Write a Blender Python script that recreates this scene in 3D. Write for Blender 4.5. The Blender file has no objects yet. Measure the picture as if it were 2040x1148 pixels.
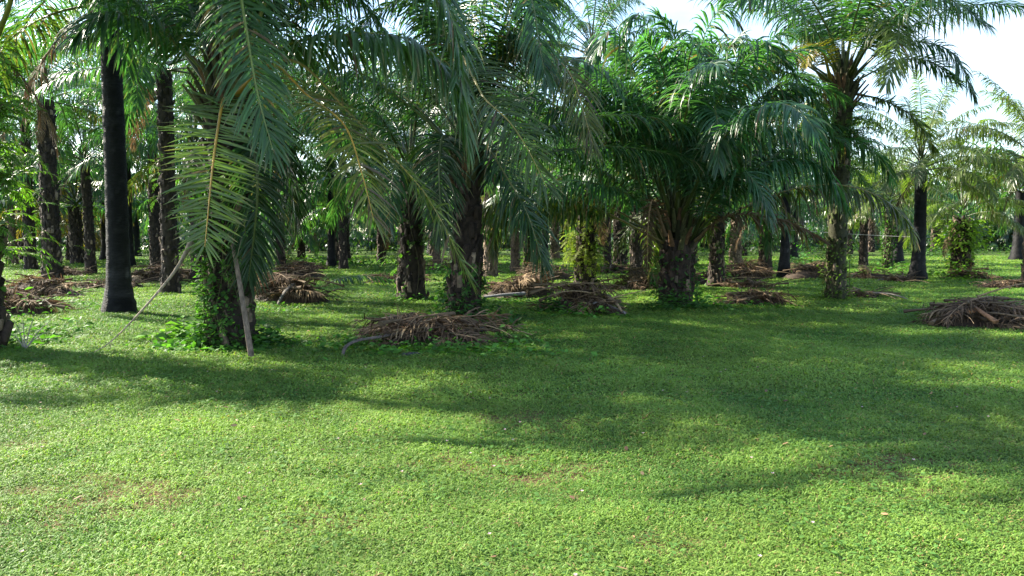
import bpy, math, random
import numpy as np
from mathutils import Vector

C = bpy.context.scene.collection
SC = bpy.context.scene
R = math.radians
rng = np.random.default_rng(7)
random.seed(7)

# ------------------------------------------------------------------ camera
F_PX, CX, CY, W_PX = 1540.0, 1020.0, 574.0, 2040.0     # focal length and centre in photo pixels
HORIZON, CAM_H = 470.0, 1.6
PITCH = math.atan((CY - HORIZON) / F_PX)
cam_d = bpy.data.cameras.new("camera")
cam = bpy.data.objects.new("camera", cam_d)
C.objects.link(cam)
cam.location = (0, 0, CAM_H)
cam.rotation_euler = (R(90) - PITCH, 0, 0)
cam_d.sensor_width = 36.0
cam_d.lens = 36.0 * F_PX / W_PX
cam_d.clip_start = 0.05
cam_d.clip_end = 4000
SC.camera = cam

# ------------------------------------------------------------------ sky, sun, exposure
SUN_EL, SUN_AZ = R(36), R(-62)        # azimuth measured from +Y towards +X
SUN_DIR = Vector((math.cos(SUN_EL) * math.sin(SUN_AZ), math.cos(SUN_EL) * math.cos(SUN_AZ), math.sin(SUN_EL)))
world = bpy.data.worlds.new("World")
SC.world = world
world.use_nodes = True
wn, wl = world.node_tree.nodes, world.node_tree.links
wn.clear()
sky = wn.new("ShaderNodeTexSky")
sky.sky_type = 'NISHITA'
sky.sun_disc = False
sky.sun_elevation = SUN_EL
sky.sun_rotation = SUN_AZ
sky.air_density = 1.0
sky.dust_density = 0.5
tc = wn.new("ShaderNodeTexCoord")
mp = wn.new("ShaderNodeMapping")
mp.inputs['Scale'].default_value = (1.6, 1.6, 4.2)
mp.inputs['Location'].default_value = (0.35, 0.2, 0.1)
nz = wn.new("ShaderNodeTexNoise")
nz.inputs['Scale'].default_value = 1.7
nz.inputs['Detail'].default_value = 7
nz.inputs['Roughness'].default_value = 0.55
rp = wn.new("ShaderNodeValToRGB")
rp.color_ramp.elements[0].position = 0.50
rp.color_ramp.elements[1].position = 0.76
mx = wn.new("ShaderNodeMix")
mx.data_type = 'RGBA'
mx.inputs['B'].default_value = (3.9, 4.2, 4.7, 1)      # sunlit cloud in the sky texture's own units
bg = wn.new("ShaderNodeBackground")
bg.inputs['Strength'].default_value = 0.105
out = wn.new("ShaderNodeOutputWorld")
wl.new(tc.outputs['Generated'], mp.inputs['Vector'])
wl.new(mp.outputs['Vector'], nz.inputs['Vector'])
wl.new(nz.outputs['Fac'], rp.inputs['Fac'])
wl.new(rp.outputs['Color'], mx.inputs['Factor'])
wl.new(sky.outputs['Color'], mx.inputs['A'])
wl.new(mx.outputs['Result'], bg.inputs['Color'])
wl.new(bg.outputs['Background'], out.inputs['Surface'])

sun_d = bpy.data.lights.new("sun", 'SUN')
sun_d.energy = 5.0
sun_d.angle = R(0.55)
sun_d.color = (1.0, 0.93, 0.78)
sun = bpy.data.objects.new("sun", sun_d)
C.objects.link(sun)
sun.rotation_euler = (-SUN_DIR).to_track_quat('-Z', 'Y').to_euler()

SC.view_settings.view_transform = 'Standard'
SC.view_settings.look = 'None'
SC.view_settings.exposure = 2.0
SC.view_settings.gamma = 1.0
SC.cycles.max_bounces = 7
SC.cycles.diffuse_bounces = 3
SC.cycles.glossy_bounces = 2
SC.cycles.transmission_bounces = 4
SC.cycles.caustics_reflective = False
SC.cycles.caustics_refractive = False
try:
    SC.cycles.use_denoising = True
except Exception:
    pass


# ------------------------------------------------------------------ geometry helpers
def at(px, py, d):
    """a photo pixel at forward distance d -> world point"""
    u, v = (px - CX) / F_PX, (CY - py) / F_PX
    y = math.cos(PITCH) + v * math.sin(PITCH)
    z = v * math.cos(PITCH) - math.sin(PITCH)
    return np.array([u / y * d, d, CAM_H + z / y * d])


def dist_of(py):
    return CAM_H * F_PX / (py - HORIZON)


def ground_at(px, py):
    d = dist_of(py)
    p = at(px, py, d)
    return np.array([p[0], d, gz(p[0], d)])


def gz(x, y):
    return 0.03 * np.sin(x * 0.55 + 1.3) * np.cos(y * 0.43) + 0.02 * np.sin(x * 1.3 + y * 0.9)


def nrm(a):
    return a / np.maximum(np.linalg.norm(a, axis=-1, keepdims=True), 1e-9)


class MB:
    """collects vertices, quads and vertex colours of ONE mesh"""
    def __init__(s):
        s.v, s.f, s.c, s.n = [], [], [], 0

    def add(s, v, f, c):
        v = np.asarray(v, np.float32).reshape(-1, 3)
        f = np.asarray(f, np.int32).reshape(-1, 4)
        c = np.broadcast_to(np.asarray(c, np.float32), (len(v), 4))
        s.v.append(v); s.f.append(f + s.n); s.c.append(c); s.n += len(v)
        return s

    def arrays(s):
        return np.concatenate(s.v), np.concatenate(s.f), np.concatenate(s.c)

    def mesh(s, name, mat, off=None, smooth=True):
        v, f, c = s.arrays()
        if off is not None:
            v = v - np.asarray(off, np.float32)
        me = bpy.data.meshes.new(name)
        me.vertices.add(len(v))
        me.vertices.foreach_set("co", v.ravel())
        me.loops.add(len(f) * 4)
        me.loops.foreach_set("vertex_index", f.ravel())
        me.polygons.add(len(f))
        me.polygons.foreach_set("loop_start", np.arange(0, len(f) * 4, 4, dtype=np.int32))
        if smooth:
            me.polygons.foreach_set("use_smooth", np.ones(len(f), bool))
        a = me.color_attributes.new("Col", 'FLOAT_COLOR', 'POINT')
        a.data.foreach_set("color", np.ascontiguousarray(c, np.float32).ravel())
        me.materials.append(mat)
        me.update(calc_edges=True)
        return me

    def build(s, name, mat, parent=None, off=None, smooth=True, loc=None):
        return link(name, s.mesh(name, mat, off, smooth), parent, loc)


def link(name, me, parent=None, loc=None, rz=0.0, sc=1.0):
    o = bpy.data.objects.new(name, me)
    C.objects.link(o)
    if parent is not None:
        o.parent = parent
    if loc is not None:
        o.location = loc
    if rz:
        o.rotation_euler = (0, 0, rz)
    if sc != 1.0:
        o.scale = (sc, sc, sc)
    return o


def tag(o, label=None, cat=None, group=None, kind=None):
    if label: o['label'] = label
    if cat: o['category'] = cat
    if group: o['group'] = group
    if kind: o['kind'] = kind
    return o


def empty(name, loc, label, cat, group=None):
    o = bpy.data.objects.new(name, None)
    o.empty_display_size = 0.3
    C.objects.link(o)
    o.location = loc
    return tag(o, label, cat, group)


def strips(mb, P, D, Wd, L, hw, K, droop, shape, col, V=False, tip=None, tipw=0.0, r=rng, fold=0.4):
    """N blades at once: each starts at P, heads along D, bends down by droop"""
    N = len(P)
    P = P.copy(); D = nrm(D)
    cols_n = 3 if V else 2
    vs = np.zeros((N, K + 1, cols_n, 3)); cs = np.zeros((N, K + 1, cols_n, 4))
    seg = (L / K)[:, None]
    droop = np.broadcast_to(np.asarray(droop, float), (N,))[:, None]
    for k in range(K + 1):
        q = k / K
        if k:
            D = nrm(D + np.array([0, 0, -1.0]) * droop * seg * (0.45 + 1.2 * q))
            P = P + D * seg
        w = nrm(Wd - (Wd * D).sum(1, keepdims=True) * D)
        h = (hw * shape[k])[:, None]
        vs[:, k, 0] = P - w * h
        vs[:, k, -1] = P + w * h
        if V:
            vs[:, k, 1] = P - np.cross(w, D) * h * fold
        c = col
        if tip is not None:
            t = np.clip((q - 0.6) / 0.4, 0, 1) * tipw
            t = np.broadcast_to(np.asarray(t), (N,))[:, None]
            c = col * (1 - t) + tip * t
        cs[:, k] = c[:, None, :]
    m = (K + 1) * cols_n
    base = (np.arange(N) * m)[:, None, None]
    kk = (np.arange(K) * cols_n)[None, :, None]
    jj = np.arange(cols_n - 1)[None, None, :]
    a = base + kk + jj
    f = np.stack([a, a + 1, a + 1 + cols_n, a + cols_n], -1).reshape(-1, 4)
    mb.add(vs.reshape(-1, 3), f, cs.reshape(-1, 4))


def frame(pts):
    T = nrm(np.gradient(pts, axis=0))
    h = pts[-1] - pts[0]
    h = np.array([h[0], h[1], 0.0])
    if np.linalg.norm(h) < 1e-3:
        h = np.array([1.0, 0, 0])
    b = nrm(np.cross(nrm(h), np.array([0, 0, 1.0])))
    B = np.zeros_like(T)
    for i in range(len(T)):
        b = nrm(b - (b @ T[i]) * T[i])
        B[i] = b
    return T, B, np.cross(B, T)


def tube(mb, pts, rad, col, n=6, flat=1.0, B=None, U=None, cap=True):
    pts = np.asarray(pts, float)
    if B is None:
        _, B, U = frame(pts)
    rad = np.broadcast_to(np.asarray(rad, float), (len(pts),))
    a = np.linspace(0, 2 * np.pi, n, endpoint=False)
    ring = (np.cos(a)[None, :, None] * B[:, None, :] + flat * np.sin(a)[None, :, None] * U[:, None, :])
    v = pts[:, None, :] + ring * rad[:, None, None]
    m = len(pts)
    i = np.arange(m - 1)[:, None] * n
    j = np.arange(n)[None, :]
    f = np.stack([i + j, i + (j + 1) % n, i + n + (j + 1) % n, i + n + j], -1).reshape(-1, 4)
    col = np.asarray(col, float)
    if col.ndim == 2:
        col = np.repeat(col, n, axis=0)
    mb.add(v.reshape(-1, 3), f, col)
    if cap:
        for e, c0 in ((0, pts[0]), (m - 1, pts[-1])):
            r_ = v[e]
            vv = np.concatenate([r_, c0[None]])
            ff = np.array([[k, (k + 1) % n, n, n] for k in range(0, n)])
            ff = np.array([[k, (k + 1) % n, (k + 2) % n, n] for k in range(0, n, 2)])
            cc = col[e * n] if col.ndim == 2 else col
            mb.add(vv, ff, cc)


def arc(base, az, e0, bend, L, p=1.35, side=0.0, n=44):
    s = np.linspace(0, 1, n)
    e = e0 - bend * s ** p
    a = az + side * s
    d = np.stack([np.cos(e) * np.cos(a), np.cos(e) * np.sin(a), np.sin(e)], 1)
    pts = np.asarray(base, float) + np.concatenate([np.zeros((1, 3)), np.cumsum((d[1:] + d[:-1]) / 2 * L / (n - 1), 0)])
    return pts


def spline(cp, n=48):
    cp = np.asarray(cp, float)
    ext = np.vstack([2 * cp[0] - cp[1], cp, 2 * cp[-1] - cp[-2]])
    outp = []
    for i in range(1, len(ext) - 2):
        p0, p1, p2, p3 = ext[i - 1], ext[i], ext[i + 1], ext[i + 2]
        for t in np.linspace(0, 1, 24, endpoint=False):
            outp.append(0.5 * (2 * p1 + (p2 - p0) * t + (2 * p0 - 5 * p1 + 4 * p2 - p3) * t * t + (3 * p1 - p0 - 3 * p2 + p3) * t ** 3))
    outp.append(cp[-1])
    outp = np.array(outp)
    dl = np.concatenate([[0], np.cumsum(np.linalg.norm(np.diff(outp, axis=0), axis=1))])
    s = np.linspace(0, dl[-1], n)
    return np.stack([np.interp(s, dl, outp[:, k]) for k in range(3)], 1)


GREEN = np.array([0.035, 0.092, 0.039])
OLIVE = np.array([0.085, 0.115, 0.030])
YELLOW = np.array([0.30, 0.24, 0.035])
BROWN = np.array([0.110, 0.072, 0.046])
TAN = np.array([0.30, 0.21, 0.12])


def frond(mb, pts, nl=115, pet=0.2, lmax=0.85, hw=0.021, droop=1.3, col=GREEN, K=5, V=True, r=None,
          rach=(0.075, 0.10, 0.026), r0=0.045, planar=1.0, roll=0.0, twist=0.0, yel=0.12, trans=0.42,
          dead=0.02, ang=1.0, tube_n=6, miss=0.0, tipc=TAN, jit=0.16, mess=0.0, angs=None):
    r = r or rng
    n = len(pts)
    T, B, U = frame(pts)
    s_ = np.linspace(0, 1, n)
    th = roll + twist * s_
    B, U = (np.cos(th)[:, None] * B + np.sin(th)[:, None] * U, -np.sin(th)[:, None] * B + np.cos(th)[:, None] * U)
    rad = r0 * ((1 - s_) ** 0.85 * np.interp(s_, [0, .1, .25, 1], [1.5, 1.0, .8, .7])) + 0.004
    rc = np.tile(np.array([*rach, 0.0]), (n, 1))
    rc[:, :3] *= np.interp(s_, [0, .2, .4, 1], [.5, .7, 1, 1])[:, None]
    tube(mb, pts, rad, rc, n=tube_n, flat=0.62, B=B, U=U)
    x = []; sd = []
    for side in (-1, 1):
        xi = (np.arange(nl) + 0.5 + r.uniform(-.45, .45, nl)) / nl
        x.append(xi); sd.append(np.full(nl, side))
    x = np.clip(np.concatenate(x), 0, 1); sd = np.concatenate(sd)
    k = r.random(len(x)) > max(miss, .05)
    if True:
        x, sd = x[k], sd[k]
    N = len(x)
    s = pet + (1 - pet) * x
    I = lambda A: np.stack([np.interp(s, s_, A[:, k]) for k in range(3)], 1)
    P, Ti, Bi, Ui = I(pts), nrm(I(T)), nrm(I(B)), nrm(I(U))
    L = lmax * np.interp(x, [0, .07, .3, .6, .85, 1], [.4, .7, 1, .97, .68, .42]) * r.uniform(.86, 1.1, N)
    al = np.radians(np.interp(x, [0, .4, .8, .95, 1], angs or [82, 64, 46, 30, 14]) * ang + r.normal(0, 8 + mess, N))
    be = np.radians(r.choice([26, 4, -22, 14], N) * planar + r.normal(0, 7 + mess, N))
    D = np.cos(al)[:, None] * Ti + np.sin(al)[:, None] * (np.cos(be)[:, None] * sd[:, None] * Bi + np.sin(be)[:, None] * Ui)
    P = P + sd[:, None] * Bi * 0.012
    ro = r.normal(0, .22, N)[:, None]
    w = nrm(Ti - (Ti * D).sum(1, keepdims=True) * D)
    w = np.cos(ro) * w + np.sin(ro) * np.cross(w, D)
    c = np.ones((N, 4))
    base = np.asarray(col, float)
    m = np.clip(r.normal(0, yel, N), 0, .6)[:, None]
    c[:, :3] = (base * (1 - m) + OLIVE * 1.3 * m) * (1 + r.normal(0, jit, N))[:, None].clip(.5, 1.6)
    dd = r.random(N) < dead
    c[dd, :3] = BROWN * r.uniform(.7, 1.8, (dd.sum(), 1))
    c[:, 3] = trans
    tipw = np.where(r.random(N) < .35, r.uniform(.1, .8, N), 0.0)
    shape = {5: [.5, 1, 1, .8, .5, .04], 4: [.55, 1, .95, .6, .05], 3: [.6, 1, .75, .05], 2: [.7, 1, .08]}[K]
    strips(mb, P, D, w, L, hw * r.uniform(.8, 1.15, N), K, droop * r.uniform(.75, 1.3, N) * np.where(r.random(N) < .06, 3.2, 1.0), shape, c, V=V,
           tip=np.array([*tipc, .2]), tipw=tipw, r=r)


def leaves(mb, P, D, L, hw, col, r, droop=2.0, K=2, V=True):
    """broad leaves (weeds, vines)"""
    N = len(P)
    D = nrm(D)
    w = np.cross(D, np.array([0, 0, 1.0])); w[np.linalg.norm(w, axis=1) < 1e-3] = (1, 0, 0)
    w = nrm(w + r.normal(0, .35, (N, 3)))
    shape = {2: [.25, 1, .04], 3: [.3, 1, .75, .04]}[K]
    strips(mb, P, D, w, L, hw, K, droop, shape, col, V=V, fold=.3)


# ------------------------------------------------------------------ materials
def new_mat(name):
    m = bpy.data.materials.new(name)
    m.use_nodes = True
    m.node_tree.nodes.clear()
    return m, m.node_tree.nodes, m.node_tree.links


def mat_foliage(name, rough=0.36, spec=0.5, noise=7.0, rnd=0.3, tint=(1.5, 1.9, .55)):
    m, n, l = new_mat(name)
    a = n.new("ShaderNodeAttribute"); a.attribute_name = "Col"
    oi = n.new("ShaderNodeObjectInfo")
    mr = n.new("ShaderNodeMapRange"); mr.inputs['To Min'].default_value = 1 - rnd / 2; mr.inputs['To Max'].default_value = 1 + rnd / 2
    t = n.new("ShaderNodeTexCoord")
    z = n.new("ShaderNodeTexNoise"); z.inputs['Scale'].default_value = noise; z.inputs['Detail'].default_value = 3
    mz = n.new("ShaderNodeMapRange"); mz.inputs['From Min'].default_value = .3; mz.inputs['From Max'].default_value = .7
    mz.inputs['To Min'].default_value = .78; mz.inputs['To Max'].default_value = 1.2
    mul = n.new("ShaderNodeMath"); mul.operation = 'MULTIPLY'
    vm = n.new("ShaderNodeVectorMath"); vm.operation = 'SCALE'
    l.new(oi.outputs['Random'], mr.inputs['Value']); l.new(t.outputs['Object'], z.inputs['Vector']); l.new(z.outputs['Fac'], mz.inputs['Value'])
    l.new(mr.outputs['Result'], mul.inputs[0]); l.new(mz.outputs['Result'], mul.inputs[1])
    l.new(a.outputs['Color'], vm.inputs[0]); l.new(mul.outputs['Value'], vm.inputs['Scale'])
    p = n.new("ShaderNodeBsdfPrincipled")
    p.inputs['Roughness'].default_value = rough
    p.inputs['Specular IOR Level'].default_value = spec
    tr = n.new("ShaderNodeBsdfTranslucent")
    tm = n.new("ShaderNodeVectorMath"); tm.operation = 'MULTIPLY'; tm.inputs[1].default_value = tint
    l.new(vm.outputs['Vector'], p.inputs['Base Color']); l.new(vm.outputs['Vector'], tm.inputs[0]); l.new(tm.outputs['Vector'], tr.inputs['Color'])
    ms = n.new("ShaderNodeMixShader")
    o = n.new("ShaderNodeOutputMaterial")
    l.new(a.outputs['Alpha'], ms.inputs['Fac']); l.new(p.outputs['BSDF'], ms.inputs[1]); l.new(tr.outputs['BSDF'], ms.inputs[2])
    l.new(ms.outputs['Shader'], o.inputs['Surface'])
    return m


def mat_bark(name, rough=0.8, nscale=14.0, bump=0.5, zs=1.0, spec=.3, lo=.55, hi=1.6):
    m, n, l = new_mat(name)
    a = n.new("ShaderNodeAttribute"); a.attribute_name = "Col"
    t = n.new("ShaderNodeTexCoord")
    mp_ = n.new("ShaderNodeMapping"); mp_.inputs['Scale'].default_value = (1, 1, zs)
    z = n.new("ShaderNodeTexNoise"); z.inputs['Scale'].default_value = nscale; z.inputs['Detail'].default_value = 8; z.inputs['Roughness'].default_value = .65
    mz = n.new("ShaderNodeMapRange"); mz.inputs['From Min'].default_value = .3; mz.inputs['From Max'].default_value = .7
    mz.inputs['To Min'].default_value = lo; mz.inputs['To Max'].default_value = hi
    vm = n.new("ShaderNodeVectorMath"); vm.operation = 'SCALE'
    p = n.new("ShaderNodeBsdfPrincipled"); p.inputs['Roughness'].default_value = rough; p.inputs['Specular IOR Level'].default_value = spec
    b = n.new("ShaderNodeBump"); b.inputs['Strength'].default_value = bump; b.inputs['Distance'].default_value = .03
    o = n.new("ShaderNodeOutputMaterial")
    l.new(t.outputs['Object'], mp_.inputs['Vector']); l.new(mp_.outputs['Vector'], z.inputs['Vector']); l.new(z.outputs['Fac'], mz.inputs['Value'])
    l.new(a.outputs['Color'], vm.inputs[0]); l.new(mz.outputs['Result'], vm.inputs['Scale']); l.new(vm.outputs['Vector'], p.inputs['Base Color'])
    l.new(z.outputs['Fac'], b.inputs['Height']); l.new(b.outputs['Normal'], p.inputs['Normal'])
    l.new(p.outputs['BSDF'], o.inputs['Surface'])
    return m


def mat_ground():
    m, n, l = new_mat("soil_and_short_turf")
    t = n.new("ShaderNodeTexCoord")
    big = n.new("ShaderNodeTexNoise"); big.inputs['Scale'].default_value = .35; big.inputs['Detail'].default_value = 6
    fine = n.new("ShaderNodeTexNoise"); fine.inputs['Scale'].default_value = 22; fine.inputs['Detail'].default_value = 8; fine.inputs['Roughness'].default_value = .7
    r1 = n.new("ShaderNodeValToRGB")
    r1.color_ramp.elements[0].position = .3; r1.color_ramp.elements[0].color = (.035, .055, .014, 1)
    r1.color_ramp.elements[1].position = .72; r1.color_ramp.elements[1].color = (.10, .17, .03, 1)
    r2 = n.new("ShaderNodeValToRGB")
    r2.color_ramp.elements[0].position = .28; r2.color_ramp.elements[0].color = (.07, .045, .025, 1)
    r2.color_ramp.elements[1].position = .5; r2.color_ramp.elements[1].color = (1, 1, 1, 1)
    mix = n.new("ShaderNodeMix"); mix.data_type = 'RGBA'; mix.blend_type = 'MULTIPLY'; mix.inputs['Factor'].default_value = 1
    p = n.new("ShaderNodeBsdfPrincipled"); p.inputs['Roughness'].default_value = .95; p.inputs['Specular IOR Level'].default_value = .1
    b = n.new("ShaderNodeBump"); b.inputs['Strength'].default_value = .7; b.inputs['Distance'].default_value = .04
    o = n.new("ShaderNodeOutputMaterial")
    for q in (big, fine): l.new(t.outputs['Object'], q.inputs['Vector'])
    l.new(fine.outputs['Fac'], r1.inputs['Fac']); l.new(big.outputs['Fac'], r2.inputs['Fac'])
    l.new(r1.outputs['Color'], mix.inputs['A']); l.new(r2.outputs['Color'], mix.inputs['B'])
    at_ = n.new("ShaderNodeAttribute"); at_.attribute_name = "Col"
    rs = n.new("ShaderNodeValToRGB")
    rs.color_ramp.elements[0].position = .3; rs.color_ramp.elements[0].color = (.07, .04, .022, 1)
    rs.color_ramp.elements[1].position = .7; rs.color_ramp.elements[1].color = (.20, .125, .070, 1)
    l.new(fine.outputs['Fac'], rs.inputs['Fac'])
    sm = n.new("ShaderNodeMix"); sm.data_type = 'RGBA'
    l.new(at_.outputs['Fac'], sm.inputs['Factor']); l.new(mix.outputs['Result'], sm.inputs['A']); l.new(rs.outputs['Color'], sm.inputs['B'])
    l.new(sm.outputs['Result'], p.inputs['Base Color']); l.new(fine.outputs['Fac'], b.inputs['Height']); l.new(b.outputs['Normal'], p.inputs['Normal'])
    l.new(p.outputs['BSDF'], o.inputs['Surface'])
    return m


M_LEAF = mat_foliage("palm_frond")
M_WEED = mat_foliage("weed_leaf", rough=.6, spec=.2, rnd=.1)
M_GRASS = mat_foliage("grass_leaf", rough=.58, spec=.2, noise=.6, rnd=0, tint=(1.3, 1.5, .5))
M_DEAD = mat_foliage("dead_frond", rough=.8, spec=.2, rnd=.5, noise=12, tint=(1.2, 1, .8))
M_BARK = mat_bark("palm_bark")
M_BLACK = mat_bark("wet_black_bark", rough=.6, nscale=9, zs=5, bump=.9, spec=.18, lo=.4, hi=2.0)
M_WOOD = mat_bark("dry_petiole", rough=.8, nscale=26, zs=.25, bump=.7, lo=.35, hi=1.7)
M_WIRE = mat_bark("galvanised_wire", rough=.5)
M_GROUND = mat_ground()

# ------------------------------------------------------------------ ground
ax = np.unique(np.concatenate([np.linspace(-6, 6, 161), np.linspace(-30, 30, 121), np.linspace(-400, 400, 81)]))
ay = np.unique(np.concatenate([np.linspace(2, 9, 121), np.linspace(-10, 50, 121), np.linspace(-200, 700, 91)]))
GX, GY = np.meshgrid(ax, ay)
GV = np.stack([GX, GY, gz(GX, GY)], -1).reshape(-1, 3)
ii, jj = np.meshgrid(np.arange(len(ax) - 1), np.arange(len(ay) - 1))
a0 = (jj * len(ax) + ii).ravel()

# ------------------------------------------------------------------ lawn
DIRT = [(210, 1000, .45), (1750, 962, .33), (950, 925, .34), (1040, 835, .35), (1100, 950, .3), (290, 1010, .25), (640, 1050, .18), (1810, 930, .25),
        (1350, 1090, .15), (60, 900, .2)]
DIRT = [(ground_at(a, b)[:2], c) for a, b, c in DIRT]


def vnoise(x, y, sc, seed):
    """smooth value noise, vectorised"""
    g = np.random.default_rng(seed).random((64, 64))
    x = x * sc + 1000.0; y = y * sc + 1000.0
    xi = np.floor(x).astype(int); yi = np.floor(y).astype(int)
    fx = x - xi; fy = y - yi
    fx = fx * fx * (3 - 2 * fx); fy = fy * fy * (3 - 2 * fy)
    G = lambda a, b: g[a % 64, b % 64]
    return (G(xi, yi) * (1 - fx) + G(xi + 1, yi) * fx) * (1 - fy) + (G(xi, yi + 1) * (1 - fx) + G(xi + 1, yi + 1) * fx) * fy


soil = np.zeros(len(GV))
for (c_, rad_) in DIRT:
    dd_ = np.hypot((GV[:, 0] - c_[0]) / 1.4, GV[:, 1] - c_[1]) / rad_ + (vnoise(GV[:, 0], GV[:, 1], 7, 3) - .5) * 1.6
    soil = np.maximum(soil, np.clip(1.6 - 1.4 * dd_, 0, .85))
gcol = np.stack([soil, soil, soil, np.ones(len(GV))], 1)
gm = MB(); gm.add(GV, np.stack([a0, a0 + 1, a0 + 1 + len(ax), a0 + len(ax)], 1), gcol)
tag(gm.build("ground", M_GROUND), "short grassy ground of the plantation", "ground", kind="structure")


def lawn(bands):
    mb = MB()
    r = np.random.default_rng(11)
    for (d0, d1, dens, L0, hw0) in bands:
        k = 0.70
        area = ((d0 * k + 3.2) + (d1 * k + 3.2)) * (d1 - d0)
        N = int(area * dens)
        y = d0 + (d1 - d0) * r.random(int(N * 1.0))
        x = r.uniform(-1, 1, N) * (d1 * k + 3.2)
        ok = np.abs(x) < y * k + 3.2
        x, y = x[ok], y[ok]
        ok = np.ones(len(x), bool)
        for (c, rad) in DIRT:
            dd = np.hypot((x - c[0]) / 1.4, y - c[1]) / rad + (vnoise(x, y, 7, 3) - .5) * 1.6 + (vnoise(x, y, 22, 4) - .5) * 1.2
            ok &= ~(r.random(len(x)) < np.clip(1.0 - dd, 0, .5))
        n1 = vnoise(x, y, 3.2, 5); n2 = vnoise(x, y, .8, 6); n3 = vnoise(x, y, 11, 8)
        ok &= r.random(len(x)) < .62 + .5 * n3
        x, y, n1, n2 = x[ok], y[ok], n1[ok], n2[ok]
        N = len(x)
        P = np.stack([x, y, gz(x, y) + r.uniform(0, .035, N) * (.5 + n1)], 1)
        a = r.uniform(0, 2 * np.pi, N); e = np.radians(r.uniform(5, 65, N))
        D = np.stack([np.cos(a) * np.cos(e), np.sin(a) * np.cos(e), np.sin(e)], 1)
        wv = np.stack([-np.sin(a), np.cos(a), r.normal(0, .25, N)], 1)
        col = np.ones((N, 4))
        lo, hi = np.array([.080, .180, .036]), np.array([.225, .340, .068])
        t = np.clip(.75 * n2 + .45 * n1 + .5 * vnoise(x, y, .3, 31) - .42 + r.normal(0, .2, N), 0, 1)[:, None]
        col[:, :3] = lo * (1 - t) + hi * t
        st = r.random(N)
        col[st < .035, :3] = np.array([.33, .25, .10])
        col[(st > .035) & (st < .05), :3] = np.array([.16, .09, .05])
        col[:, 3] = .35
        L = L0 * np.exp(r.normal(0, .32, N)) * (.7 + .6 * n1)
        strips(mb, P, D, wv, L, hw0 * r.uniform(.7, 1.25, N), 2, r.uniform(6, 22, N) * (.06 / L0), [.6, 1, .06], col)
    # broader dark weeds, taller tufts, fallen bits and a few tiny pink flowers among the grass
    N = 60000
    y = 2.6 + 14 * r.random(N) ** 1.4; x = r.uniform(-1, 1, N) * (y * .7 + 3.2)
    ok = (vnoise(x, y, 1.6, 21) * .6 + vnoise(x, y, 6, 22) * .4) > .60
    x, y = x[ok], y[ok]; N = len(x)
    a = r.uniform(0, 6.28, N)
    P = np.stack([x, y, gz(x, y) + r.uniform(.01, .045, N)], 1)
    col = np.ones((N, 4)); col[:, :3] = np.array([.085, .18, .038]) * r.uniform(.6, 1.4, (N, 1)); col[:, 3] = .35
    L = r.uniform(.025, .05, N) * (.6 + y * .06)
    strips(mb, P, np.stack([np.cos(a), np.sin(a), r.uniform(0, .6, N)], 1), np.stack([-np.sin(a), np.cos(a), r.normal(0, .2, N)], 1), L, L * .32, 2, 8.0, [.4, 1, .1], col)
    for k in range(260):
        yy = 2.7 + 12 * r.random() ** 1.3; xx = r.uniform(-1, 1) * (yy * .7 + 1)
        m = int(r.integers(10, 34)); a = r.uniform(0, 6.28, m)
        P = np.stack([xx + r.normal(0, .04, m), yy + r.normal(0, .04, m), np.full(m, gz(xx, yy))], 1)
        col = np.ones((m, 4)); col[:, :3] = np.array([.12, .22, .045]) * r.uniform(.6, 1.3, (m, 1)); col[:, 3] = .35
        strips(mb, P, np.stack([np.cos(a), np.sin(a), r.uniform(.8, 2.4, m)], 1), np.stack([-np.sin(a), np.cos(a), 0 * a], 1), r.uniform(.06, .14, m), np.full(m, .0028), 2, 9.0, [1, .8, .05], col)
    m = 420
    y = 2.7 + 14 * r.random(m) ** 1.3; x = r.uniform(-1, 1, m) * (y * .7 + 1); a = r.uniform(0, 6.28, m)
    col = np.ones((m, 4)); col[:, :3] = np.where(r.random((m, 1)) < .5, np.array([.30, .19, .10]), np.array([.13, .075, .045])) * r.uniform(.6, 1.3, (m, 1)); col[:, 3] = .1
    L = r.uniform(.02, .06, m)
    strips(mb, np.stack([x, y, gz(x, y) + .04], 1), np.stack([np.cos(a), np.sin(a), r.normal(0, .2, m)], 1), np.stack([-np.sin(a), np.cos(a), r.normal(0, .3, m)], 1), L, L * r.uniform(.06, .3, m), 2, 2.0, [.5, 1, .2], col)
    m = 46
    y = 2.9 + 7 * r.random(m); x = r.uniform(-1, 1, m) * (y * .66)
    for k in range(5):
        a = k * 1.2566 + r.uniform(0, 1, m)
        col = np.ones((m, 4)); col[:, :3] = (.62, .42, .52); col[:, 3] = .3
        strips(mb, np.stack([x, y, gz(x, y) + .06], 1), np.stack([np.cos(a), np.sin(a), 0 * a + .7], 1), np.stack([-np.sin(a), np.cos(a), 0 * a], 1), np.full(m, .014), np.full(m, .005), 2, 2.0, [.5, 1, .3], col)
    return mb


bands = [(2.6, 5.0, 20000, .027, .0029), (5.0, 7.5, 12000, .033, .0036), (7.5, 11, 5000, .045, .0054), (11, 16, 3000, .05, .0066),
         (16, 24, 1100, .065, .0100), (24, 38, 400, .085, .017), (38, 60, 110, .12, .032)]
tag(lawn(bands).build("grass", M_GRASS), "short broad-leaved green grass covering the plantation floor", "grass", kind="stuff")


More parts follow.
